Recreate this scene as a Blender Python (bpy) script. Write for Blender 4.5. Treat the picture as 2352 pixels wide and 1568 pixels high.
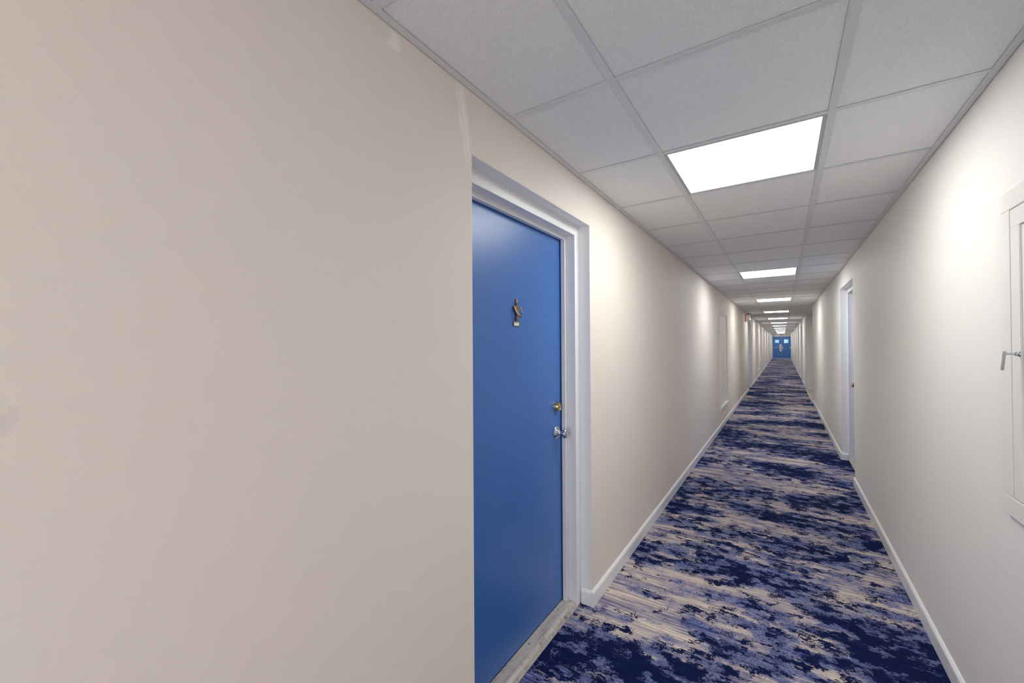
import bpy, bmesh, math, random
from mathutils import Vector, Matrix

S = bpy.context.scene
for o in list(bpy.data.objects):
    bpy.data.objects.remove(o)
COL = S.collection
PI = math.pi

# ------------------------------------------------------------------ camera
F_PX, YAW, PITCH, ROLL = 942.35, 0.58398, 0.00778, -0.00622
EYE = 1.381                      # lens height above the carpet
cd = bpy.data.cameras.new('camera')
cam = bpy.data.objects.new('camera', cd)
COL.objects.link(cam)
cd.sensor_fit = 'HORIZONTAL'
cd.sensor_width = 36.0
cd.lens = F_PX / 2352 * 36.0
cd.clip_start = 0.02
cd.clip_end = 200
_c, _s = math.cos(YAW), math.sin(YAW)
fwd = Vector((-_s, _c, 0)); rt = Vector((_c, _s, 0)); up = Vector((0, 0, 1))
f2 = fwd * math.cos(PITCH) + up * math.sin(PITCH)
u2 = up * math.cos(PITCH) - fwd * math.sin(PITCH)
r3 = rt * math.cos(ROLL) + u2 * math.sin(ROLL)
u3 = u2 * math.cos(ROLL) - rt * math.sin(ROLL)
m = Matrix.Identity(4)
for i in range(3):
    m[i][0], m[i][1], m[i][2] = r3[i], u3[i], -f2[i]
m[2][3] = EYE
cam.matrix_world = m
S.camera = cam

# ------------------------------------------------------------------ world, exposure
S.view_settings.view_transform = 'Standard'
S.view_settings.look = 'None'
S.view_settings.exposure = 0.0
S.view_settings.gamma = 1.0
S.view_settings.use_curve_mapping = False
w = bpy.data.worlds.new('daylight')
S.world = w
w.use_nodes = True
w.node_tree.nodes['Background'].inputs['Color'].default_value = (0.42, 0.80, 0.95, 1)
w.node_tree.nodes['Background'].inputs['Strength'].default_value = 1.0
LIGHT_POWER = 15.4                # emission of the ceiling light diffusers
LIGHT_COL = (0.97, 1.0, 0.965)

# added fill lamp in an unseen opening behind the viewpoint, brightens the near walls
al = bpy.data.lights.new('back_fill_light', 'AREA')
al.shape = 'RECTANGLE'; al.size = 1.04; al.size_y = 1.96
al.energy = 29.0
al.color = (1.0, 0.975, 0.95)
alo = bpy.data.objects.new('back_fill_light', al)
COL.objects.link(alo)
alo.location = (-0.143, -3.22, 1.0)
alo.rotation_euler = (math.radians(90), 0, 0)

# ------------------------------------------------------------------ the plan (metres)
H = 2.2201                       # ceiling height
XL, XR = -0.8541, 0.5682         # corridor wall faces
Y_BACK, Y_END = -3.1, 43.87
TL, TR = -0.4484, 0.1566         # long ceiling runners
T = 0.6096                       # ceiling module
Y0 = 1.8790                      # cross runner at the near edge of the first light
DOOR_Z = 2.012                   # top of door openings
REVEAL = 0.062

# ------------------------------------------------------------------ material helpers
def s2l(c):
    return tuple(((x / 12.92) if x <= 0.04045 else ((x + 0.055) / 1.055) ** 2.4) for x in [v / 255 for v in c]) + (1,)

def mat(name):
    m = bpy.data.materials.new(name)
    m.use_nodes = True
    return m, m.node_tree, m.node_tree.nodes['Principled BSDF']

def N(nt, t, **kw):
    n = nt.nodes.new(t)
    for k, v in kw.items():
        setattr(n, k, v)
    return n

def setin(nt, node, name, v):
    if hasattr(v, 'is_linked') or isinstance(v, bpy.types.NodeSocket):
        nt.links.new(v, node.inputs[name])
    else:
        node.inputs[name].default_value = v

def noise(nt, vec, scale, detail=3, rough=0.5, dist=0.0):
    n = N(nt, 'ShaderNodeTexNoise')
    nt.links.new(vec, n.inputs['Vector'])
    n.inputs['Scale'].default_value = scale
    n.inputs['Detail'].default_value = detail
    n.inputs['Roughness'].default_value = rough
    n.inputs['Distortion'].default_value = dist
    return n.outputs['Fac']

def mapping(nt, vec, scale=(1, 1, 1), loc=(0, 0, 0)):
    n = N(nt, 'ShaderNodeMapping')
    nt.links.new(vec, n.inputs['Vector'])
    n.inputs['Scale'].default_value = scale
    n.inputs['Location'].default_value = loc
    return n.outputs['Vector']

def ramp(nt, fac, stops, interp='LINEAR'):
    n = N(nt, 'ShaderNodeValToRGB')
    n.color_ramp.interpolation = interp
    cr = n.color_ramp
    while len(cr.elements) < len(stops):
        cr.elements.new(0.5)
    for e, (p, c) in zip(cr.elements, stops):
        e.position = p
        e.color = c if len(c) == 4 else tuple(c) + (1,)
    nt.links.new(fac, n.inputs['Fac'])
    return n.outputs['Color']

def math_(nt, op, a, b=None, c=None, clamp=False):
    n = N(nt, 'ShaderNodeMath', operation=op)
    n.use_clamp = clamp
    for i, v in enumerate((a, b, c)):
        if v is None: continue
        if isinstance(v, (int, float)): n.inputs[i].default_value = v
        else: nt.links.new(v, n.inputs[i])
    return n.outputs[0]

def mix(nt, fac, a, b, blend='MIX'):
    n = N(nt, 'ShaderNodeMix', data_type='RGBA', blend_type=blend)
    for i, v in ((0, fac), (6, a), (7, b)):
        if isinstance(v, bpy.types.NodeSocket): nt.links.new(v, n.inputs[i])
        else: n.inputs[i].default_value = v
    return n.outputs[2]

def bump(nt, bsdf, h, strength, dist=0.001):
    n = N(nt, 'ShaderNodeBump')
    n.inputs['Strength'].default_value = strength
    n.inputs['Distance'].default_value = dist
    nt.links.new(h, n.inputs['Height'])
    nt.links.new(n.outputs['Normal'], bsdf.inputs['Normal'])

def geo(nt):
    return N(nt, 'ShaderNodeNewGeometry').outputs['Position']

def simple(name, col, rough=0.5, metal=0.0, spec=0.5, bscale=None, bstr=0.1, var=0.0):
    m, nt, b = mat(name)
    b.inputs['Base Color'].default_value = s2l(col)
    b.inputs['Roughness'].default_value = rough
    b.inputs['Metallic'].default_value = metal
    b.inputs['Specular IOR Level'].default_value = spec
    p = geo(nt)
    if bscale:
        bump(nt, b, noise(nt, p, bscale, 2), bstr)
    if var:
        f = noise(nt, p, 7.0, 4)
        c = s2l(col)
        nt.links.new(ramp(nt, f, [(0.3, tuple(x * (1 - var) for x in c[:3])), (0.7, tuple(min(1, x * (1 + var)) for x in c[:3]))]), b.inputs['Base Color'])
    return m

WALL_C = (214, 205, 196)
def wall_material(name, patches=False, c0=(242, 237, 232), c1=(243, 240, 236)):
    m, nt, b = mat(name)
    p = geo(nt)
    base = ramp(nt, noise(nt, p, 1.3, 3), [(0.3, s2l(c0)), (0.7, s2l(c1))])
    # faint roller marks and scuffs
    sc = noise(nt, mapping(nt, p, (1, 3, 3)), 2.2, 6, 0.65)
    base = mix(nt, math_(nt, 'MULTIPLY', math_(nt, 'GREATER_THAN', sc, 0.72), 0.10), base, s2l((150, 138, 132)))
    if patches:
        sx = N(nt, 'ShaderNodeSeparateXYZ'); nt.links.new(p, sx.inputs[0])
        Y, Z = sx.outputs['Y'], sx.outputs['Z']
        jag = math_(nt, 'MULTIPLY_ADD', noise(nt, p, 26, 5, 0.7), 0.06, -0.03)
        def blob(y, z, ry, rz, lean=0.0):
            yy = math_(nt, 'ADD', math_(nt, 'SUBTRACT', Y, y), jag)
            yy = math_(nt, 'SUBTRACT', yy, math_(nt, 'MULTIPLY', math_(nt, 'SUBTRACT', z, Z), lean))
            zz = math_(nt, 'ADD', math_(nt, 'SUBTRACT', Z, z), jag)
            a = math_(nt, 'POWER', math_(nt, 'ABSOLUTE', math_(nt, 'DIVIDE', yy, ry)), 2.5)
            c = math_(nt, 'POWER', math_(nt, 'ABSOLUTE', math_(nt, 'DIVIDE', zz, rz)), 4.0)
            return math_(nt, 'SUBTRACT', 1.0, math_(nt, 'ADD', a, c), clamp=True)
        k1 = blob(1.018, 2.105, 0.030, 0.14, 0.20)      # plaster repair running up from the door corner
        k2 = blob(0.735, 2.19, 0.030, 0.026)            # small filler dab under the ceiling
        k3 = blob(0.545, 2.235, 0.03, 0.03)
        k = math_(nt, 'MAXIMUM', math_(nt, 'MAXIMUM', k1, k2), k3)
        base = mix(nt, math_(nt, 'MULTIPLY', math_(nt, 'MINIMUM', math_(nt, 'MULTIPLY', k, 1.0), 1.0), 0.85), base, s2l((255, 249, 243)))
        # hairline crack inside the repair
        cy = math_(nt, 'SUBTRACT', math_(nt, 'SUBTRACT', Y, 1.013), math_(nt, 'MULTIPLY', math_(nt, 'SUBTRACT', 2.105, Z), 0.20))
        cy = math_(nt, 'ADD', cy, math_(nt, 'MULTIPLY_ADD', noise(nt, p, 14, 3), 0.02, -0.010))
        cr = math_(nt, 'MULTIPLY', math_(nt, 'LESS_THAN', math_(nt, 'ABSOLUTE', cy), 0.0008), math_(nt, 'GREATER_THAN', k1, 0.15))
        base = mix(nt, math_(nt, 'MULTIPLY', cr, 0.30), base, s2l((140, 128, 118)))
        # grey hand smudge
        sm = blob(0.07, 1.28, 0.02, 0.02)
        base = mix(nt, math_(nt, 'MULTIPLY', sm, 0.12), base, s2l((120, 108, 104)))
    nt.links.new(base, b.inputs['Base Color'])
    b.inputs['Roughness'].default_value = 0.6
    b.inputs['Specular IOR Level'].default_value = 0.25
    h = math_(nt, 'ADD', noise(nt, p, 210, 2, 0.5), math_(nt, 'MULTIPLY', noise(nt, p, 60, 2), 0.8))
    bump(nt, b, h, 0.16, 0.0012)
    return m

M_WALL = wall_material('beige_eggshell_paint')
M_WALL_L = wall_material('beige_eggshell_paint_patched', True, (243, 230, 221), (243, 233, 225))
M_TRIM = simple('white_semigloss_trim', (243, 241, 243), 0.32, bscale=90, bstr=0.08)
M_BASE = simple('white_baseboard_paint', (244, 243, 244), 0.35, bscale=70, bstr=0.08)
M_PANEL = simple('painted_access_panel', (241, 236, 230), 0.5, bscale=150, bstr=0.1)
M_CAB = simple('painted_cabinet', (242, 238, 233), 0.42, bscale=140, bstr=0.06)
M_GRID = simple('grey_white_ceiling_runner', (226, 227, 228), 0.45)
M_TINT = simple('grey_light_housing', (190, 190, 192), 0.45)
M_CHROME = simple('polished_chrome', (200, 202, 210), 0.12, 1.0)
M_BRASS = simple('satin_brass', (196, 180, 140), 0.22, 1.0)
M_OLDBRASS = simple('aged_bronze', (158, 132, 108), 0.30, 1.0, bscale=300, bstr=0.3)
M_STEEL = simple('brushed_steel', (188, 190, 194), 0.32, 1.0)
M_DARK = simple('dark_gap', (18, 18, 20), 0.9)
M_BLUEDEEP = simple('blue_painted_bar', (112, 134, 176), 0.35)
M_PLASTIC = simple('white_plastic', (232, 232, 230), 0.4)
M_PLATE = simple('pale_name_plate', (242, 240, 234), 0.35)
M_BEIGEFLOOR = simple('tan_vinyl_floor', (186, 168, 148), 0.5, var=0.08)
M_INK = simple('grey_ink', (176, 168, 162), 0.6)

def blue_door():
    m, nt, b = mat('blue_enamel_paint')
    p = geo(nt)
    c = ramp(nt, noise(nt, p, 2.0, 4), [(0.3, s2l((54, 108, 186))), (0.7, s2l((58, 113, 192)))])
    nt.links.new(c, b.inputs['Base Color'])
    b.inputs['Roughness'].default_value = 0.36
    b.inputs['Specular IOR Level'].default_value = 0.8
    h = math_(nt, 'ADD', noise(nt, p, 330, 2), math_(nt, 'MULTIPLY', noise(nt, p, 900, 1), 0.4))
    bump(nt, b, h, 0.16, 0.0006)
    return m
M_BLUE = blue_door()

def ceiling_tile():
    m, nt, b = mat('mineral_fibre_ceiling_tile')
    p = geo(nt)
    f = noise(nt, p, 330, 3, 0.75)
    g = noise(nt, p, 60, 3)
    c = ramp(nt, f, [(0.36, s2l((230, 231, 231))), (0.64, s2l((254, 254, 254)))])
    c = mix(nt, 0.12, c, ramp(nt, g, [(0.3, s2l((225, 225, 225))), (0.7, s2l((250, 250, 250)))]))
    nt.links.new(c, b.inputs['Base Color'])
    b.inputs['Roughness'].default_value = 0.9
    b.inputs['Specular IOR Level'].default_value = 0.1
    bump(nt, b, f, 0.35, 0.0012)
    return m
M_TILE = ceiling_tile()

def carpet():
    m, nt, b = mat('abstract_blue_carpet')
    p = geo(nt)
    # ragged outline displacement
    warp = N(nt, 'ShaderNodeTexNoise'); nt.links.new(p, warp.inputs['Vector']); warp.inputs['Scale'].default_value = 34; warp.inputs['Detail'].default_value = 5
    wv = N(nt, 'ShaderNodeVectorMath', operation='MULTIPLY_ADD')
    nt.links.new(warp.outputs['Color'], wv.inputs[0]); wv.inputs[1].default_value = (0.075, 0.055, 0); nt.links.new(p, wv.inputs[2])
    pw = wv.outputs[0]
    # yarn streaks lying across the corridor (along x)
    st1 = noise(nt, mapping(nt, p, (2.0, 100, 1)), 1.0, 3, 0.65)
    st2 = noise(nt, mapping(nt, p, (1.0, 12, 1), (3, 7, 0)), 1.0, 4, 0.6)
    st3 = noise(nt, mapping(nt, p, (9, 210, 1), (1, 2, 0)), 1.0, 2, 0.6)
    pile = noise(nt, p, 360, 2, 0.6)
    clump = noise(nt, p, 110, 3, 0.7)
    s = math_(nt, 'ADD', math_(nt, 'MULTIPLY', st1, 0.42), math_(nt, 'ADD', math_(nt, 'MULTIPLY', st2, 0.38), math_(nt, 'MULTIPLY', st3, 0.25)))
    base = ramp(nt, s, [(0.40, s2l((46, 54, 92))), (0.455, s2l((108, 110, 146))), (0.50, s2l((162, 152, 166))), (0.55, s2l((204, 188, 180))), (0.64, s2l((238, 226, 204)))])
    # broad light and dark fields
    big = noise(nt, mapping(nt, pw, (1.1, 1.9, 1), (5.1, 2.3, 0)), 1.0, 2, 0.5)
    # clouds of mid blue
    b1 = noise(nt, mapping(nt, pw, (3.6, 7.0, 1), (0.4, 0.9, 0)), 1.0, 7, 0.72)
    e1 = math_(nt, 'ADD', math_(nt, 'MULTIPLY', b1, 0.66), math_(nt, 'ADD', math_(nt, 'MULTIPLY', big, 0.50), math_(nt, 'MULTIPLY', math_(nt, 'SUBTRACT', st1, 0.5), 0.34)))
    k1 = ramp(nt, e1, [(0.545, (0, 0, 0)), (0.590, (1, 1, 1))])
    mk = math_(nt, 'ADD', math_(nt, 'MULTIPLY', clump, 0.45), math_(nt, 'ADD', math_(nt, 'MULTIPLY', st1, 0.40), math_(nt, 'MULTIPLY', pile, 0.15)))
    midc = ramp(nt, mk, [(0.42, s2l((28, 42, 92))), (0.5, s2l((72, 90, 148))), (0.585, s2l((140, 150, 196)))])
    c = mix(nt, math_(nt, 'MULTIPLY', k1, 0.88), base, midc)
    # navy blotches with crumbled edges
    b2 = noise(nt, mapping(nt, pw, (9.5, 14.0, 1), (2.4, 4.9, 0)), 1.0, 7, 0.74)
    e2 = math_(nt, 'ADD', math_(nt, 'MULTIPLY', b2, 0.74), math_(nt, 'ADD', math_(nt, 'MULTIPLY', big, 0.40), math_(nt, 'ADD', math_(nt, 'MULTIPLY', math_(nt, 'SUBTRACT', st1, 0.5), 0.12), math_(nt, 'MULTIPLY', math_(nt, 'SUBTRACT', clump, 0.5), 0.16))))
    k2 = ramp(nt, e2, [(0.578, (0, 0, 0)), (0.592, (1, 1, 1))])
    navy = ramp(nt, math_(nt, 'ADD', math_(nt, 'MULTIPLY', pile, 0.5), math_(nt, 'MULTIPLY', st3, 0.5)), [(0.4, s2l((9, 17, 50))), (0.66, s2l((30, 44, 94)))])
    c = mix(nt, k2, c, navy)
    nt.links.new(c, b.inputs['Base Color'])
    b.inputs['Roughness'].default_value = 0.95
    b.inputs['Specular IOR Level'].default_value = 0.05
    bump(nt, b, math_(nt, 'ADD', pile, math_(nt, 'MULTIPLY', st1, 0.6)), 0.5, 0.003)
    return m
M_CARPET = carpet()

def worn_metal():
    m, nt, b = mat('worn_aluminium_threshold')
    p = geo(nt)
    f = noise(nt, mapping(nt, p, (40, 5, 10)), 1.0, 5, 0.65)
    g = noise(nt, p, 55, 4, 0.6)
    c = ramp(nt, math_(nt, 'ADD', math_(nt, 'MULTIPLY', f, 0.6), math_(nt, 'MULTIPLY', g, 0.4)), [(0.33, s2l((120, 110, 102))), (0.45, s2l((186, 178, 172))), (0.7, s2l((214, 208, 202)))])
    nt.links.new(c, b.inputs['Base Color'])
    b.inputs['Roughness'].default_value = 0.5
    b.inputs['Metallic'].default_value = 0.1
    bump(nt, b, g, 0.25, 0.001)
    return m
M_THRESH = worn_metal()

def emit(name, col, power):
    m, nt, b = mat(name)
    b.inputs['Base Color'].default_value = (0.8, 0.8, 0.8, 1)
    b.inputs['Emission Color'].default_value = tuple(col) + (1,)
    b.inputs['Emission Strength'].default_value = power
    return m
M_LIGHT = emit('lit_prismatic_diffuser', LIGHT_COL, LIGHT_POWER)
M_EXITLIT = simple('white_letter_ink', (235, 225, 220), 0.5)
M_RED = simple('red_sign_edge', (192, 88, 78), 0.4)
M_SIGNRED = simple('red_letter_ink', (205, 30, 26), 0.5)
M_FIXSIDE = simple('shaded_white_plastic', (206, 194, 190), 0.5)  # white box, the shade on its sides is put into this colour

mg, ntg, bg = mat('window_glass')
bg.inputs['Base Color'].default_value = (0.85, 0.97, 1.0, 1)
bg.inputs['Transmission Weight'].default_value = 1.0
bg.inputs['Roughness'].default_value = 0.02
bg.inputs['IOR'].default_value = 1.45
M_GLASS = mg

# ------------------------------------------------------------------ mesh helpers
def box(bm, x0, x1, y0, y1, z0, z1):
    x0, x1 = sorted((x0, x1)); y0, y1 = sorted((y0, y1)); z0, z1 = sorted((z0, z1))
    v = [bm.verts.new((x, y, z)) for x in (x0, x1) for y in (y0, y1) for z in (z0, z1)]
    for f in ((0, 1, 3, 2), (4, 6, 7, 5), (0, 4, 5, 1), (2, 3, 7, 6), (0, 2, 6, 4), (1, 5, 7, 3)):
        bm.faces.new([v[i] for i in f])

def prism(bm, prof, axis, a, b):
    """extrude a closed 2-D profile along an axis from a to b"""
    def pt(u, v, t):
        return {'x': (t, u, v), 'y': (u, t, v), 'z': (u, v, t)}[axis]
    A = [bm.verts.new(pt(u, v, a)) for u, v in prof]
    B = [bm.verts.new(pt(u, v, b)) for u, v in prof]
    n = len(prof)
    for i in range(n):
        bm.faces.new((A[i], A[(i + 1) % n], B[(i + 1) % n], B[i]))
    bm.faces.new(A[::-1]); bm.faces.new(B)

def lathe(bm, prof, origin, axis, n=32):
    """revolve (distance along axis, radius) pairs"""
    a = Vector(axis).normalized()
    t = Vector((0, 0, 1)) if abs(a.z) < 0.9 else Vector((1, 0, 0))
    e1 = a.cross(t).normalized(); e2 = a.cross(e1)
    rings = []
    for d, r in prof:
        c = Vector(origin) + a * d
        if r < 1e-6:
            rings.append([bm.verts.new(c)])
        else:
            rings.append([bm.verts.new(c + e1 * r * math.cos(2 * PI * k / n) + e2 * r * math.sin(2 * PI * k / n)) for k in range(n)])
    for A, B in zip(rings, rings[1:]):
        for k in range(n):
            k2 = (k + 1) % n
            q = [A[k % len(A)], A[k2 % len(A)], B[k2 % len(B)], B[k % len(B)]]
            u = []
            for v in q:
                if v not in u: u.append(v)
            if len(u) >= 3: bm.faces.new(u)
    for R_ in (rings[0], rings[-1]):
        if len(R_) > 2: bm.faces.new(R_)

def tube(bm, pts, rad, n=12):
    pts = [Vector(p) for p in pts]
    rads = rad if isinstance(rad, (list, tuple)) else [rad] * len(pts)
    rings = []
    ref = None
    for i, p in enumerate(pts):
        d = (pts[min(i + 1, len(pts) - 1)] - pts[max(i - 1, 0)]).normalized()
        if ref is None:
            ref = Vector((0, 0, 1)) if abs(d.z) < 0.9 else Vector((1, 0, 0))
        e1 = (ref - d * ref.dot(d)).normalized(); ref = e1
        e2 = d.cross(e1)
        rings.append([bm.verts.new(p + (e1 * math.cos(2 * PI * k / n) + e2 * math.sin(2 * PI * k / n)) * rads[i]) for k in range(n)])
    for A, B in zip(rings, rings[1:]):
        for k in range(n):
            bm.faces.new((A[k], A[(k + 1) % n], B[(k + 1) % n], B[k]))
    bm.faces.new(rings[0][::-1]); bm.faces.new(rings[-1])

def obj(name, bm, material, parent=None, smooth=False, bevel=0.0, seg=2):
    bmesh.ops.recalc_face_normals(bm, faces=bm.faces[:])
    me = bpy.data.meshes.new(name)
    bm.to_mesh(me); bm.free()
    me.materials.append(material)
    if smooth:
        for f in me.polygons: f.use_smooth = True
        try: me.set_sharp_from_angle(angle=math.radians(38))
        except Exception: pass
    o = bpy.data.objects.new(name, me)
    COL.objects.link(o)
    if parent:
        o.parent = parent
        # meshes are written in world coordinates; keep them there
        me.transform(Matrix.Translation(-world_loc(parent)))
    if bevel:
        b = o.modifiers.new('bevel', 'BEVEL'); b.width = bevel; b.segments = seg; b.limit_method = 'ANGLE'
    return o

def world_loc(o):
    v = Vector((0, 0, 0))
    while o:
        v = v + o.location; o = o.parent
    return v

def B(*boxes):
    bm = bmesh.new()
    for b in boxes: box(bm, *b)
    return bm

def empty(name, loc):
    o = bpy.data.objects.new(name, None)
    o.empty_display_size = 0.1
    COL.objects.link(o); o.location = loc
    return o

def tag(o, label=None, cat=None, group=None, kind=None):
    if label: o['label'] = label
    if cat: o['category'] = cat
    if group: o['group'] = group
    if kind: o['kind'] = kind
    return o

def copy_tree(o, parent=None):
    c = o.copy(); COL.objects.link(c)
    if parent: c.parent = parent
    for ch in [x for x in bpy.data.objects if x.parent == o]:
        copy_tree(ch, c)
    return c

# ------------------------------------------------------------------ walls
WT = 0.16                                          # wall thickness
LEFT_DOORS = [(1.056, 2.046), (13.80, 14.79), (23.50, 24.45), (34.2, 35.15)]
LEFT_PANELS = [(7.40, 8.44), (18.90, 19.94), (29.50, 30.54)]
RIGHT_DOORS = [(5.145, 6.20), (18.12, 19.08), (28.9, 29.85), (36.0, 36.95)]
RIGHT_PANELS = [(22.1, 23.1), (32.6, 33.6)]
ALC = (11.70, 14.93)                               # side passage on the right
CAB = (1.262, 1.872)                               # wall cabinet near the camera
TOP = H + 0.07

def wall_boxes(x, sgn, y0, y1, doors, panels, extra=()):
    """sgn -1: wall body lies at x - WT, +1: x + WT"""
    bm = bmesh.new()
    xb = x + sgn * WT
    ops = sorted([(a, b, 0.0, DOOR_Z) for a, b in doors] + [(a, b, 0.30, 1.875) for a, b in panels] + list(extra))
    y = y0
    for a, b, z0, z1 in ops:
        box(bm, x, xb, y, a, 0, TOP)
        box(bm, x, xb, a, b, z1, TOP)
        if z0 > 0: box(bm, x, xb, a, b, 0, z0)
        y = b
    box(bm, x, xb, y, y1, 0, TOP)
    return bm

tag(obj('wall_left', wall_boxes(XL, -1, Y_BACK, Y_END + .2, LEFT_DOORS, LEFT_PANELS), M_WALL_L),
    'long beige painted corridor wall on the left side with the nearest blue door', 'wall', kind='structure')
bmr = wall_boxes(XR, 1, Y_BACK, ALC[0], [d for d in RIGHT_DOORS if d[0] < 10], [])
bmf = wall_boxes(XR, 1, ALC[1], Y_END + .2, [d for d in RIGHT_DOORS if d[0] > 15], RIGHT_PANELS)
me_t = bpy.data.meshes.new('tmp'); bmf.to_mesh(me_t); bmf.free(); bmr.from_mesh(me_t)
# side passage walls
AX = XR + 1.9
box(bmr, XR + WT, AX, ALC[0] - WT, ALC[0], 0, TOP)
box(bmr, XR + WT, AX, ALC[1], ALC[1] + WT, 0, TOP)
box(bmr, AX, AX + WT, ALC[0] - WT, ALC[1] + WT, 0, TOP)
tag(obj('wall_right', bmr, M_WALL), 'pale corridor wall on the right side with a side passage opening', 'wall', kind='structure')
# the end wall around the double door
DX0, DX1, DZ = -0.800, 0.566, 1.965
bm = B((XL - .1, DX0 - .03, Y_END, Y_END + .2, 0, TOP), (DX1 - .003 + .0, XR + .1, Y_END, Y_END + .2, 0, TOP), (DX0 - .03, DX1 - .003, Y_END, Y_END + .2, DZ + .03, TOP))
tag(obj('wall_far', bm, M_WALL), 'short wall closing the far end above the blue double door', 'wall', kind='structure')
tag(obj('wall_back', B((XL - .1, -.143 - .52, Y_BACK - .1, Y_BACK, 0, TOP), (-.143 + .52, XR + .1, Y_BACK - .1, Y_BACK, 0, TOP), (-.143 - .52, -.143 + .52, Y_BACK - .1, Y_BACK, 1.98, TOP)), M_WALL), 'wall closing the corridor behind the camera, with an opening added for fill light', 'wall', kind='structure')  # opening added so the fill lamp can shine in

# floor
tag(obj('floor', B((XL - .165, XR + .0, Y_BACK - .1, Y_END + .25, -0.06, 0), (XR, XR + .165, Y_BACK, ALC[0] - .001, -.06, 0), (XR, XR + .165, ALC[1] + .001, Y_END + .25, -.06, 0)), M_CARPET),
    'blue navy and beige abstract streaked carpet running the corridor length', 'carpet', kind='structure')
tag(obj('floor_passage', B((XR + .002, AX, ALC[0] + .001, ALC[1] - .001, -0.06, 0.001)), M_BEIGEFLOOR),
    'tan hard floor inside the side passage on the right', 'floor', kind='structure')
bm = bmesh.new()
prism(bm, [(XR - .028, 0), (XR - .022, .005), (XR + .006, .007), (XR + .012, 0.001)], 'y', ALC[0] + .02, ALC[1] - .02)
tag(obj('trim_1', bm, M_THRESH), 'metal carpet edge strip across the side passage opening', 'floor trim', kind='structure')

# ceiling: tiles + plenum lid + runners
TB = H + 0.0034
LK = [-6] + list(range(0, 67, 6))                       # modules that hold a light
LK = [k for k in LK if Y0 + k * T > Y_BACK + .2 and Y0 + (k + 1) * T < Y_END]
bm = bmesh.new()
gap = 0.0015
k = -13
while Y0 + k * T < Y_END:
    ya, yb = max(Y0 + k * T, Y_BACK), min(Y0 + (k + 1) * T, Y_END)
    if yb - ya > .03:
        cols = [(XL + .003, TL), (TL, TR), (TR, XR - .003)]
        for c, (xa, xb) in enumerate(cols):
            if c == 1 and k in LK: continue
            box(bm, xa + (gap if c else 0), xb - (gap if c < 2 else 0), ya + gap, yb - gap, TB, TB + .015)
        if ALC[0] < ya and yb < ALC[1] + .3:
            pass
    k += 1
# ceiling over the side passage
yy = ALC[0] + .003
for i in range(4):
    for j in range(6):
        a, b_ = max(ALC[0], Y0 + (16 + j) * T), min(ALC[1], Y0 + (17 + j) * T)
        if b_ - a > .03:
            box(bm, XR - .003 + i * .48, XR - .003 + (i + 1) * .48 - gap, a + gap, b_ - gap, TB, TB + .015)
ceil = tag(obj('ceiling', bm, M_TILE), 'grey suspended ceiling of square mineral tiles over the corridor', 'ceiling', kind='structure')
bm = B((XL - .2, AX + .2, Y_BACK - .1, Y_END + .2, TOP - .001, TOP + .03))
obj('ceiling_deck', bm, M_DARK, ceil)
bm = bmesh.new()
hw = .012
for xc in (TL, TR):
    box(bm, xc - hw, xc + hw, Y_BACK, Y_END, H, H + .0012)
for k in range(-8, 70):
    y = Y0 + k * T
    if Y_BACK < y < Y_END - .05:
        for xa, xb in ((XL + .022, TL - hw), (TL + hw, TR - hw), (TR + hw, XR - .022)):
            box(bm, xa, xb, y - hw, y + hw, H + .0004, H + .0016)
        if ALC[0] + .03 < y < ALC[1] - .03:
            box(bm, XR - .022, AX - .02, y - hw, y + hw, H + .0004, H + .0016)
obj('ceiling_runner', bm, M_GRID, ceil)
bm = bmesh.new()
for x0, x1, ya, yb in ((XL + .0022, XL + .0235, Y_BACK, Y_END), (XR - .0235, XR - .0022, Y_BACK, ALC[0]), (XR - .0235, XR - .0022, ALC[1], Y_END)):
    box(bm, x0, x1, ya, yb, H - .0005, H + .0010)
box(bm, XR + .02, AX - .003, ALC[1] - .0235, ALC[1] - .0022, H - .0005, H + .001)
box(bm, XR + .02, AX - .003, ALC[0] + .0022, ALC[0] + .0235, H - .0005, H + .001)
obj('wall_angle', bm, M_GRID, ceil)

# baseboards
BH, BT = .080, .013
def base_prof(x, s):                                # s: direction into the room
    return [(x, 0), (x + s * BT, 0), (x + s * BT, BH - .014), (x + s * BT * .85, BH - .008), (x + s * .004, BH), (x, BH)]
def base_prof_y(y, s):
    return base_prof(y, s)
def baseboard(name, x, s, y0, y1, openings, label, extra=None):
    """s=+1 for the left wall, -1 for the right wall; returns wrap into each doorway"""
    bm = bmesh.new()
    y = y0
    for a, b, wrap in openings + [(y1, y1, 0)]:
        prism(bm, base_prof(x, s), 'y', y - (BT if y != y0 else 0), a + (BT if wrap else 0))
        if wrap:
            xr = x - s * wrap
            prism(bm, base_prof_y(a, 1), 'x', xr, x)
            prism(bm, base_prof_y(b, -1), 'x', xr, x)
        y = b
    if extra: extra(bm)
    return tag(obj(name, bm, M_BASE), label, 'baseboard', kind='structure')
baseboard('baseboard_left', XL, 1, Y_BACK, Y_END - .02, [(a, b, .056) for a, b in LEFT_DOORS], 'white baseboard along the left corridor wall')
def alc_base(bm):
    prism(bm, base_prof_y(ALC[1], -1), 'x', XR - .010, AX)
    prism(bm, base_prof_y(ALC[0], 1), 'x', XR - .010, AX)
    prism(bm, base_prof(AX, -1), 'y', ALC[0], ALC[1])
ops = sorted([(a, b, .056) for a, b in RIGHT_DOORS] + [(ALC[0], ALC[1], 0)])
baseboard('baseboard_right', XR, -1, Y_BACK, Y_END - .02, ops, 'white baseboard along the right corridor wall and into the side passage', alc_base)

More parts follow.
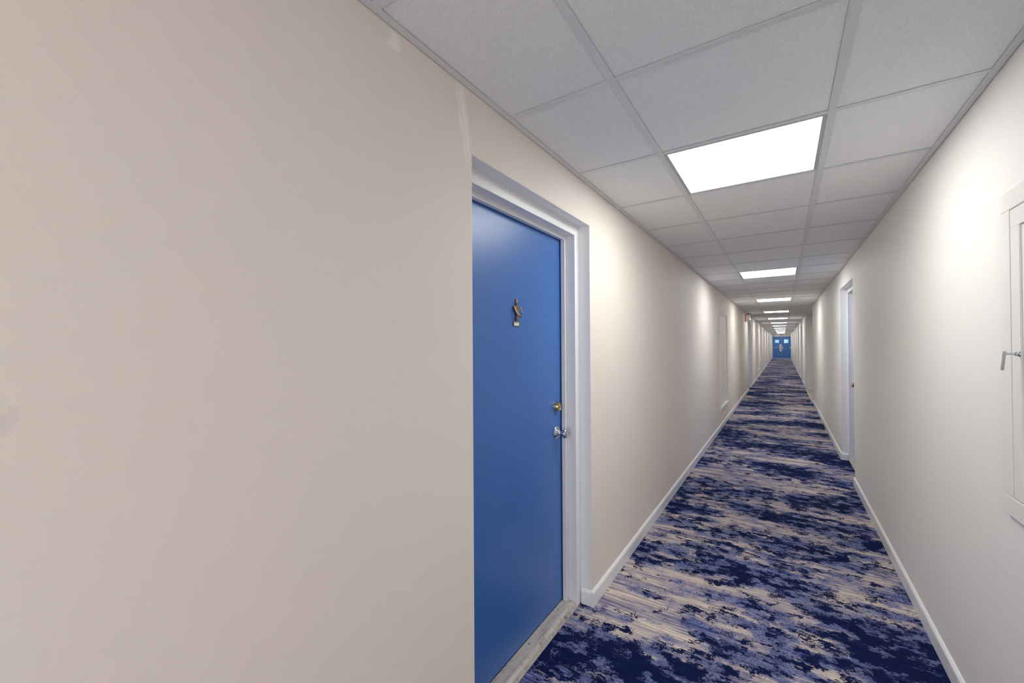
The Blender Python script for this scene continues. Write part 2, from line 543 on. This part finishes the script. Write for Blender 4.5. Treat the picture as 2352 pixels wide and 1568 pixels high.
# ------------------------------------------------------------------ doors
def jamb_u(bm, xa, xb, y0, y1, ztop, wy, wz):
    """a U of boxes (two posts and a head) standing in the opening y0..y1"""
    box(bm, xa, xb, y0, y0 + wy, 0, ztop)
    box(bm, xa, xb, y1 - wy, y1, 0, ztop)
    box(bm, xa, xb, y0 + wy, y1 - wy, ztop - wz, ztop)

def door_recess(name, side, a, b, label, detail=False, leaf_mat=M_BLUE, knob=None):
    s = 1 if side == 'left' else -1                # direction into the corridor
    x = XL if side == 'left' else XR
    t = empty(name, (x, (a + b) / 2, 0))
    tag(t, label, 'door', kind='structure')
    # painted lining of the reveal, thin and flush with the wall face
    bm = bmesh.new()
    jamb_u(bm, x - s * .0005, x - s * REVEAL, a + .0005, b - .0005, DOOR_Z - .0005, .0015, .0015)
    obj('reveal_lining', bm, M_TRIM, t)
    # steel frame: face, then the stop step further in
    bm = bmesh.new()
    xa = x - s * REVEAL
    jamb_u(bm, xa, xa - s * .050, a, b, DOOR_Z, .053, .054)
    jamb_u(bm, xa - s * .050, xa - s * .0735, a, b, DOOR_Z, .073, .074)
    obj('door_frame', bm, M_TRIM, t, bevel=.002)
    lf = xa - s * .079                              # leaf front face
    # stop covers the leaf edge, leaf sits behind it
    leaf_y0, leaf_y1 = a + .062, b - .062
    bm = B((lf, lf - s * .044, leaf_y0, leaf_y1, .026, DOOR_Z - .062))
    leaf = obj('door_leaf', bm, leaf_mat, t, bevel=.0015)
    # near-black sheet that stands in for the shade behind the leaf gap
    obj('gap_backing', B((xa - s * .0985, x - s * (WT + .004), a, b, 0, DOOR_Z)), M_DARK, t)
    # threshold
    bm = bmesh.new()
    z = .024
    xs = [x - s * .140, x - s * .113, x - s * .112, x - s * .109, x - s * .108, x - s * .100, x - s * .099, x - s * .097, x - s * .086, x - s * .072, x - s * .062]
    zs = [z, z, z - .003, z - .003, z, z, z - .003, z + .001, z + .001, z - .006, 0.002]
    prof = [(xs[0], 0)] + list(zip(xs, zs)) + [(xs[-1], 0)]
    prism(bm, prof, 'y', a + .054, b - .054)
    thr = obj('threshold', bm, M_THRESH, t)
    if detail:
        bm = bmesh.new()
        for yy in (1.885, 1.60, 1.33):
            lathe(bm, [(0, .0001), (0, .0035), (.0008, .0032), (.0009, 0)], (x - s * .121, yy, z - .0002), (0, 0, 1), 12)
        obj('screw', bm, M_DARK, thr)
    if knob:
        ky, kz, km = knob
        k = obj('door_knob', knob_bm((lf, ky, kz), s), km, t, smooth=True)
    return t, lf, leaf

def knob_bm(c, s):
    bm = bmesh.new()
    ax = (s, 0, 0)
    prof = [(0, .001), (0, .034), (.002, .0345), (.004, .033), (.008, .027), (.013, .019), (.017, .013), (.020, .0105), (.030, .0095), (.034, .0105),
            (.037, .015), (.040, .0205), (.045, .0245), (.050, .0258), (.055, .0250), (.059, .0215), (.0605, .016), (.061, .008), (.061, 0)]
    lathe(bm, prof, c, ax, 40)
    return bm

d1, LF1, leaf1 = door_recess('door_1', 'left', *LEFT_DOORS[0], 'blue entry door with bronze knocker and chrome knob, nearest on the left', True, knob=(1.925, .919, M_CHROME))
for c in d1.children:
    if c.name.startswith('door_knob'): c['label'] = 'polished chrome round knob'

# deadbolt
bm = bmesh.new()
c = (LF1, 1.917, 1.057)
lathe(bm, [(0, .001), (0, .0265), (.003, .0262), (.020, .0215), (.0225, .0205), (.0230, .0190), (.0225, .0185), (.0215, .0175), (.0212, 0)], c, (1, 0, 0), 36)
db = obj('deadbolt', bm, M_BRASS, d1, smooth=True)
bm = bmesh.new()
lathe(bm, [(0, .0001), (0, .0078), (.0025, .0074), (.003, .006), (.003, 0)], (LF1 + .0212, 1.917, 1.057), (1, 0, 0), 24)
kc = obj('key_cylinder', bm, M_BRASS, db, smooth=True)
obj('key_slot', B((LF1 + .0240, LF1 + .0246, 1.9162, 1.9178, 1.0515, 1.0615)), M_DARK, db)
# peephole
bm = bmesh.new()
lathe(bm, [(-.001, .0001), (-.001, .0019), (.0005, .0019), (.0006, .0012), (.0006, 0)], (LF1, 1.534, 1.634), (1, 0, 0), 16)
obj('peephole', bm, M_DARK, d1, smooth=True)

# knocker: urn finial, shield body, ring striker, name plate
KY = 1.538
kn = empty('door_knocker', (0, 0, 0)); kn.parent = d1
kn.location = Vector((LF1, KY, 1.53)) - world_loc(d1)
kn['label'] = 'aged bronze knocker with name plate'
bm = bmesh.new()
# finial: turned urn cut in half along the door
lathe(bm, [(0, .001), (0, .0048), (.004, .0055), (.006, .0068), (.008, .0050), (.011, .0062), (.018, .0064), (.021, .0048), (.023, .0056), (.027, .0050), (.031, .0030), (.032, 0)],
      (LF1 + .003, KY, 1.555), (0, 0, 1), 20)
obj('finial', bm, M_OLDBRASS, kn, smooth=True)
bm = bmesh.new()
# shield body (outline in y,z; extruded off the door)
sh = [(-.021, 1.552), (-.0085, 1.556), (0, 1.5575), (.0085, 1.556), (.021, 1.552), (.0205, 1.540), (.015, 1.529), (.0085, 1.520), (.004, 1.514), (-.004, 1.514), (-.0085, 1.520), (-.015, 1.529), (-.0205, 1.540)]
A = [bm.verts.new((LF1, KY + y, z)) for y, z in sh]
A = [v for v in A]
Bv = [bm.verts.new((LF1 + .006, KY + y * 1.05, 1.5365 + (z - 1.5365) * .93)) for y, z in sh]
C_ = [bm.verts.new((LF1 + .0105, KY + y * .7, 1.5365 + (z - 1.5365) * .7)) for y, z in sh]
for P, Q in ((A, Bv), (Bv, C_)):
    for i in range(len(sh)):
        j = (i + 1) % len(sh); bm.faces.new((P[i], P[j], Q[j], Q[i]))
bm.faces.new(A[::-1]); bm.faces.new(C_)
obj('shield_plate', bm, M_OLDBRASS, kn, smooth=True)
bm = bmesh.new()
pts = []
for i in range(25):
    a = PI * i / 24
    y = math.cos(a) * .0250
    d = math.sin(a) ** .8
    pts.append((LF1 + .005 + .020 * d, KY + .002 + y, 1.550 - .045 * d))
rr = [.0026 + .0018 * math.sin(PI * i / 24) ** 2 for i in range(25)]
tube(bm, pts, rr, 12)
tube(bm, [(LF1 + .005, KY - .0250, 1.550), (LF1 + .005, KY + .0290, 1.550)], .0034, 12)
obj('striker_ring', bm, M_OLDBRASS, kn, smooth=True)
bm = bmesh.new()
lathe(bm, [(0, .001), (0, .0075), (.004, .0082), (.007, .0060), (.010, .0045), (.015, .0050), (.019, .0085), (.023, .0090), (.027, .0060), (.030, .0040), (.034, .0050), (.035, 0)],
      (LF1 + .004, KY, 1.4845), (0, 0, 1), 20)
obj('strike_post', bm, M_OLDBRASS, kn, smooth=True)
bm = bmesh.new()
PY = KY + .001
for q in ((PY - .025, PY + .025, 1.4815, 1.4845), (PY - .025, PY + .025, 1.4625, 1.4655), (PY - .025, PY - .022, 1.4655, 1.4815), (PY + .022, PY + .025, 1.4655, 1.4815)):
    box(bm, LF1, LF1 + .0045, *q)
np_ = obj('plate_frame', bm, M_OLDBRASS, kn)
obj('name_plate', B((LF1, LF1 + .0022, PY - .0220, PY + .0220, 1.4655, 1.4815)), M_PLATE, kn)
bm = B(*[(LF1 + .0022, LF1 + .0024, PY - .010 + i * .0062, PY - .006 + i * .0062, z0, z0 + .0012) for i in range(4) for z0 in (1.4715, 1.4755)])
obj('faint_lettering', bm, M_INK, kn)

# the other doorways, seen at a slant
door_recess('door_2', 'right', *RIGHT_DOORS[0], 'recessed doorway with white reveal and brass knob, nearest on the right', knob=(6.075, .895, M_BRASS), leaf_mat=M_BLUE)
door_recess('door_3', 'left', *LEFT_DOORS[1], 'recessed doorway in the left wall under the emergency light', knob=(LEFT_DOORS[1][1] - .121, .92, M_CHROME))
door_recess('door_4', 'left', *LEFT_DOORS[2], 'third recessed doorway along the left wall', knob=(LEFT_DOORS[2][1] - .121, .92, M_CHROME))
door_recess('door_5', 'right', *RIGHT_DOORS[1], 'recessed doorway in the right wall just past the side passage', knob=(RIGHT_DOORS[1][1] - .121, .92, M_CHROME))
door_recess('door_6', 'left', *LEFT_DOORS[3], 'farthest recessed doorway in the left wall', knob=(LEFT_DOORS[3][1] - .121, .92, M_CHROME))
door_recess('door_7', 'right', *RIGHT_DOORS[2], 'third recessed doorway along the right wall', knob=(RIGHT_DOORS[2][1] - .121, .92, M_CHROME))
door_recess('door_8', 'right', *RIGHT_DOORS[3], 'farthest recessed doorway in the right wall', knob=(RIGHT_DOORS[3][1] - .121, .92, M_CHROME))

# far double door
dd = tag(empty('door_9', (-.118, Y_END, 0)), 'blue double door with two small windows at the far end', 'door', kind='structure')
bm = bmesh.new()
box(bm, DX0 - .03, DX0, Y_END - .012, Y_END + .12, 0, DZ + .03)
box(bm, DX1 - .0, XR + .0, Y_END - .012, Y_END + .12, 0, DZ + .03)
box(bm, DX0, DX1, Y_END - .012, Y_END + .12, DZ, DZ + .03)
obj('door_frame', bm, M_TRIM, dd)
def leaf_window(x0, x1, wx0, wx1, wz0, wz1):
    y0, y1 = Y_END + .01, Y_END + .055
    bm = B((x0, wx0, y0, y1, .026, DZ - .003), (wx1, x1, y0, y1, .026, DZ - .003), (wx0, wx1, y0, y1, .026, wz0), (wx0, wx1, y0, y1, wz1, DZ - .003))
    lf = obj('door_leaf', bm, M_BLUE, dd)
    f = .012
    obj('window_bead', B((wx0 - f, wx1 + f, y0 - .006, y0, wz0 - f, wz0), (wx0 - f, wx1 + f, y0 - .006, y0, wz1, wz1 + f), (wx0 - f, wx0, y0 - .006, y0, wz0, wz1), (wx1, wx1 + f, y0 - .006, y0, wz0, wz1)), M_BLUE, lf)
    obj('window_pane', B((wx0, wx1, y0 + .018, y0 + .024, wz0, wz1)), M_GLASS, lf)
    return lf
MX = -.103
l1 = leaf_window(DX0 + .003, MX - .002, -.613, -.320, 1.395, 1.672)
l2 = leaf_window(MX + .002, DX1 - .003, .073, .385, 1.382, 1.700)
YB = Y_END + .01
b1 = obj('panic_bar', B((-.752, -.29, YB - .075, YB - .045, .950, .985), (-.765, -.735, YB - .08, YB, .935, 1.0)), M_STEEL, dd, bevel=.004)
b1['label'] = 'steel panic bar of the left leaf'
obj('lock_case', B((-.288, -.118, YB - .05, YB, .960, 1.262), (-.288, -.118, YB - .05, YB, .635, .935)), simple('pale_lock_case', (206, 200, 202), .4), dd, bevel=.006)
b2 = obj('panic_bar', B((-.055, .48, YB - .075, YB - .045, .832, .868)), M_BLUEDEEP, dd, bevel=.004)
b2['label'] = 'blue panic bar of the right leaf'
obj('bar_bracket', B((-.085, -.020, YB - .08, YB, .86, 1.06), (.470, .540, YB - .08, YB, .93, 1.02)), M_PLASTIC, dd, bevel=.006)
obj('astragal', B((MX - .018, MX + .018, YB - .006, YB - .0005, .03, DZ - .1), (MX - .03, MX + .04, YB - .03, YB - .0005, DZ - .1, DZ - .01)), M_BLUEDEEP, dd)
obj('threshold', B((DX0, DX1, Y_END - .03, Y_END + .1, 0, .02)), M_THRESH, dd)

# ------------------------------------------------------------------ access panels in the walls
def access_panel(side, a, b, label):
    s = 1 if side == 'left' else -1
    x = XL if side == 'left' else XR
    t = tag(empty('access_panel', (x, (a + b) / 2, .3)), label, 'wall panel', 'painted wall access panels')
    z0, z1 = .30, 1.875
    xi = x - s * .018
    obj('panel_board', B((xi, xi - s * .02, a + .001, b - .001, z0 + .001, z1 - .001)), M_PANEL, t)
    # narrow stop beads round the recess
    bm = B((x - s * .006, xi, a + .001, a + .014, z0 + .001, z1 - .001), (x - s * .006, xi, b - .012, b - .001, z0 + .001, z1 - .001), (x - s * .006, xi, a + .014, b - .012, z1 - .014, z1 - .001))
    obj('panel_frame', bm, M_PANEL, t)
    obj('edge_strip', B((x, x + s * .007, a - .035, a - .001, z0 - .015, z1 + .03)), M_PANEL, t, bevel=.001)
    bm = bmesh.new()
    pr = [(x - s * .017, z0 + .001), (x + s * .014, z0 + .001), (x + s * .018, z0 + .006), (x + s * .018, z0 + .030), (x + s * .012, z0 + .036), (x - s * .017, z0 + .040)]
    prism(bm, pr, 'y', a + .03, b - .002)
    obj('sill', bm, M_BASE, t)
    return t
access_panel('left', *LEFT_PANELS[0], 'tall recessed beige wall panel with sill, nearest on the left wall')
access_panel('left', *LEFT_PANELS[1], 'second tall recessed panel along the left wall, beyond the emergency light')
access_panel('left', *LEFT_PANELS[2], 'farthest tall recessed panel along the left wall')
access_panel('right', *RIGHT_PANELS[0], 'tall recessed panel in the right wall past the side passage')
access_panel('right', *RIGHT_PANELS[1], 'farthest tall recessed panel along the right wall')

# ------------------------------------------------------------------ wall cabinet at the right edge
a, b = CAB
z0, z1 = .864, 1.826
t = tag(empty('wall_cabinet', (XR, (a + b) / 2, z0)), 'painted shallow cabinet with steel latch on the right wall near the camera', 'cabinet')
bm = bmesh.new()
fx = XR - .010
f = .057
for q in ((a, b, z0, z0 + f), (a, b, z1 - f, z1), (a, a + f, z0 + f, z1 - f), (b - f, b, z0 + f, z1 - f)):
    box(bm, XR, fx, *q)
obj('cabinet_frame', bm, M_CAB, t, bevel=.002)
dy0, dy1, dz0, dz1 = a + f + .003, b - f - .003, z0 + f + .003, z1 - f - .003
bm = bmesh.new()
g = .053
for q in ((dy0, dy1, dz0, dz0 + g), (dy0, dy1, dz1 - g, dz1), (dy0, dy0 + g, dz0 + g, dz1 - g), (dy1 - g, dy1, dz0 + g, dz1 - g)):
    box(bm, XR, fx + .001, *q)
dr = obj('cabinet_door', bm, M_CAB, t, bevel=.0015)
obj('door_panel', B((XR, fx + .006, dy0 + g + .001, dy1 - g - .001, dz0 + g + .001, dz1 - g - .001)), M_CAB, dr)
LY, LZ = 1.762, 1.346
bm = bmesh.new()
lathe(bm, [(0, .001), (0, .0080), (.002, .0080), (.004, .0074), (.005, .0062), (.009, .0058), (.010, .0040)], (fx + .001, LY, LZ), (-1, 0, 0), 24)
lathe(bm, [(.008, .0030), (.029, .0028), (.031, .0026)], (fx + .001, LY, LZ), (-1, 0, 0), 16)
h = obj('latch', bm, M_STEEL, dr, smooth=True)
bm = bmesh.new()
tube(bm, [(fx - .028, LY + .001, LZ + .007), (fx - .029, LY + .006, LZ - .020), (fx - .030, LY + .012, LZ - .047)], .0036, 8)
obj('latch_lever', bm, M_STEEL, dr)

# ------------------------------------------------------------------ ceiling lights
def ceiling_light(k):
    ya, yb = Y0 + k * T, Y0 + (k + 1) * T
    t = empty('ceiling_light', ((TL + TR) / 2, (ya + yb) / 2, H))
    i0, i1 = .0125, .0265
    bm = bmesh.new()
    x0, x1, y0, y1 = TL + i0, TR - i0, ya + i0, yb - i0
    X0, X1, Y_0, Y_1 = TL + i1, TR - i1, ya + i1, yb - i1
    for q in ((x0, x1, y0, Y_0), (x0, x1, Y_1, y1), (x0, X0, Y_0, Y_1), (X1, x1, Y_0, Y_1)):
        box(bm, *q, H + .001, H + .012)
    obj('light_frame', bm, M_TINT, t)
    obj('diffuser', B((X0, X1, Y_0, Y_1, H + .004, H + .008)), M_LIGHT, t)
    obj('light_housing', B((x0, x1, y0, y1, H + .0125, H + .06)), M_TINT, t)
    return t
ordw = ['first', 'second', 'third', 'fourth', 'fifth', 'sixth', 'seventh', 'eighth', 'ninth', 'tenth', 'eleventh', 'last']
protoL = None
vis = 0
for k in LK:
    if protoL is None:
        protoL = o = ceiling_light(k)
    else:
        o = copy_tree(protoL)
        o.location = ((TL + TR) / 2, Y0 + k * T + T / 2, H)
    if k < 0:
        lab = 'square lit ceiling light above the corridor behind the viewpoint'
        if k < -10: lab = 'square lit ceiling light at the closed corridor end behind the viewpoint'
    elif vis == 0:
        lab = 'large bright square ceiling light nearest the blue door, first in the row'
    else:
        lab = 'lit square ceiling light, %s in the row counted from the blue entry door' % ordw[min(vis, 11)]
    if k >= 0: vis += 1
    tag(o, lab, 'ceiling light', 'square recessed lights in the corridor ceiling')

# ------------------------------------------------------------------ signs and emergency light
def letters(bm, text, x, y, z, h, plane, depth=.002, flip=1):
    """simple block lettering; plane 'yz' faces +x / -x, 'xz' faces -y"""
    G = {'E': [(0, 0, .2, 1), (0, .8, .7, 1), (0, .4, .6, .6), (0, 0, .7, .2)],
         'I': [(.0, 0, .2, 1)],
         'T': [(0, .8, .8, 1), (.3, 0, .5, .8)],
         'X': None}
    cur = 0
    for ch in text:
        wd = {'E': .7, 'I': .2, 'T': .8, 'X': .8}[ch]
        quads = []
        if ch == 'X':
            quads = [[(0, 0), (.24, 0), (.8, 1), (.56, 1)], [(.56, 0), (.8, 0), (.24, 1), (0, 1)]]
        else:
            quads = [[(p, q), (r, q), (r, s_), (p, s_)] for p, q, r, s_ in G[ch]]
        for qd in quads:
            P, Q = [], []
            for u, v in qd:
                uu = (cur + u) * h * flip
                if plane == 'yz':
                    P.append(bm.verts.new((x, y + uu, z + v * h))); Q.append(bm.verts.new((x + depth, y + uu, z + v * h)))
                else:
                    P.append(bm.verts.new((x + uu, y, z + v * h))); Q.append(bm.verts.new((x + uu, y - depth, z + v * h)))
            n = len(P)
            for i in range(n): bm.faces.new((P[i], P[(i + 1) % n], Q[(i + 1) % n], Q[i]))
            bm.faces.new(P); bm.faces.new(Q)
        cur += wd + .25

def exit_sign(loc, plane, label, n=1, body=M_RED, ink=M_EXITLIT):
    x, y, z = loc
    t = tag(empty('exit_sign', loc), label, 'exit sign', 'lit red exit signs')
    if plane == 'xz':
        obj('sign_body', B((x, x + .30, y - .035, y, z, z + .19)), body, t, bevel=.004)
        bm = bmesh.new(); letters(bm, 'EXIT', x + .018, y - .0355, z + .05, .081, 'xz')
        obj('sign_lettering', bm, ink, t)
    else:
        obj('sign_body', B((x, x + n * .018, y, y + .30, z, z + .215)), body, t, bevel=.003)
        bm = bmesh.new()
        letters(bm, 'EXIT', x + n * .0180, y + (.027 if n < 0 else .273), z + .065, .076, 'yz', depth=n * .002, flip=(1 if n < 0 else -1))
        obj('sign_lettering', bm, ink, t)
    return t
exit_sign((-.262, Y_END, 1.998), 'xz', 'small exit sign above the far blue double door', body=M_PLASTIC, ink=M_SIGNRED)
exit_sign((XL, 12.70, 1.965), 'yz', 'red exit sign flat on the left wall before the second doorway')
exit_sign((XR, 24.6, 1.95), 'yz', 'pale exit sign on the right wall far down the corridor', -1, M_PLASTIC, M_SIGNRED)

t = tag(empty('emergency_light', (XL, 13.2, 1.96)), 'white emergency light box high on the left wall beside the exit sign', 'emergency light')
obj('housing', B((XL, XL + .075, 13.30, 13.60, 2.035, 2.190)), M_FIXSIDE, t, bevel=.006)
obj('mounting_bracket', B((XL, XL + .085, 13.32, 13.58, 2.195, 2.212)), simple('grey_bracket', (110, 112, 116), .5), t)
obj('lamp_lens', B((XL + .0751, XL + .082, 13.302, 13.598, 2.037, 2.188)), simple('frosted_lens', (240, 240, 240), .25), t)
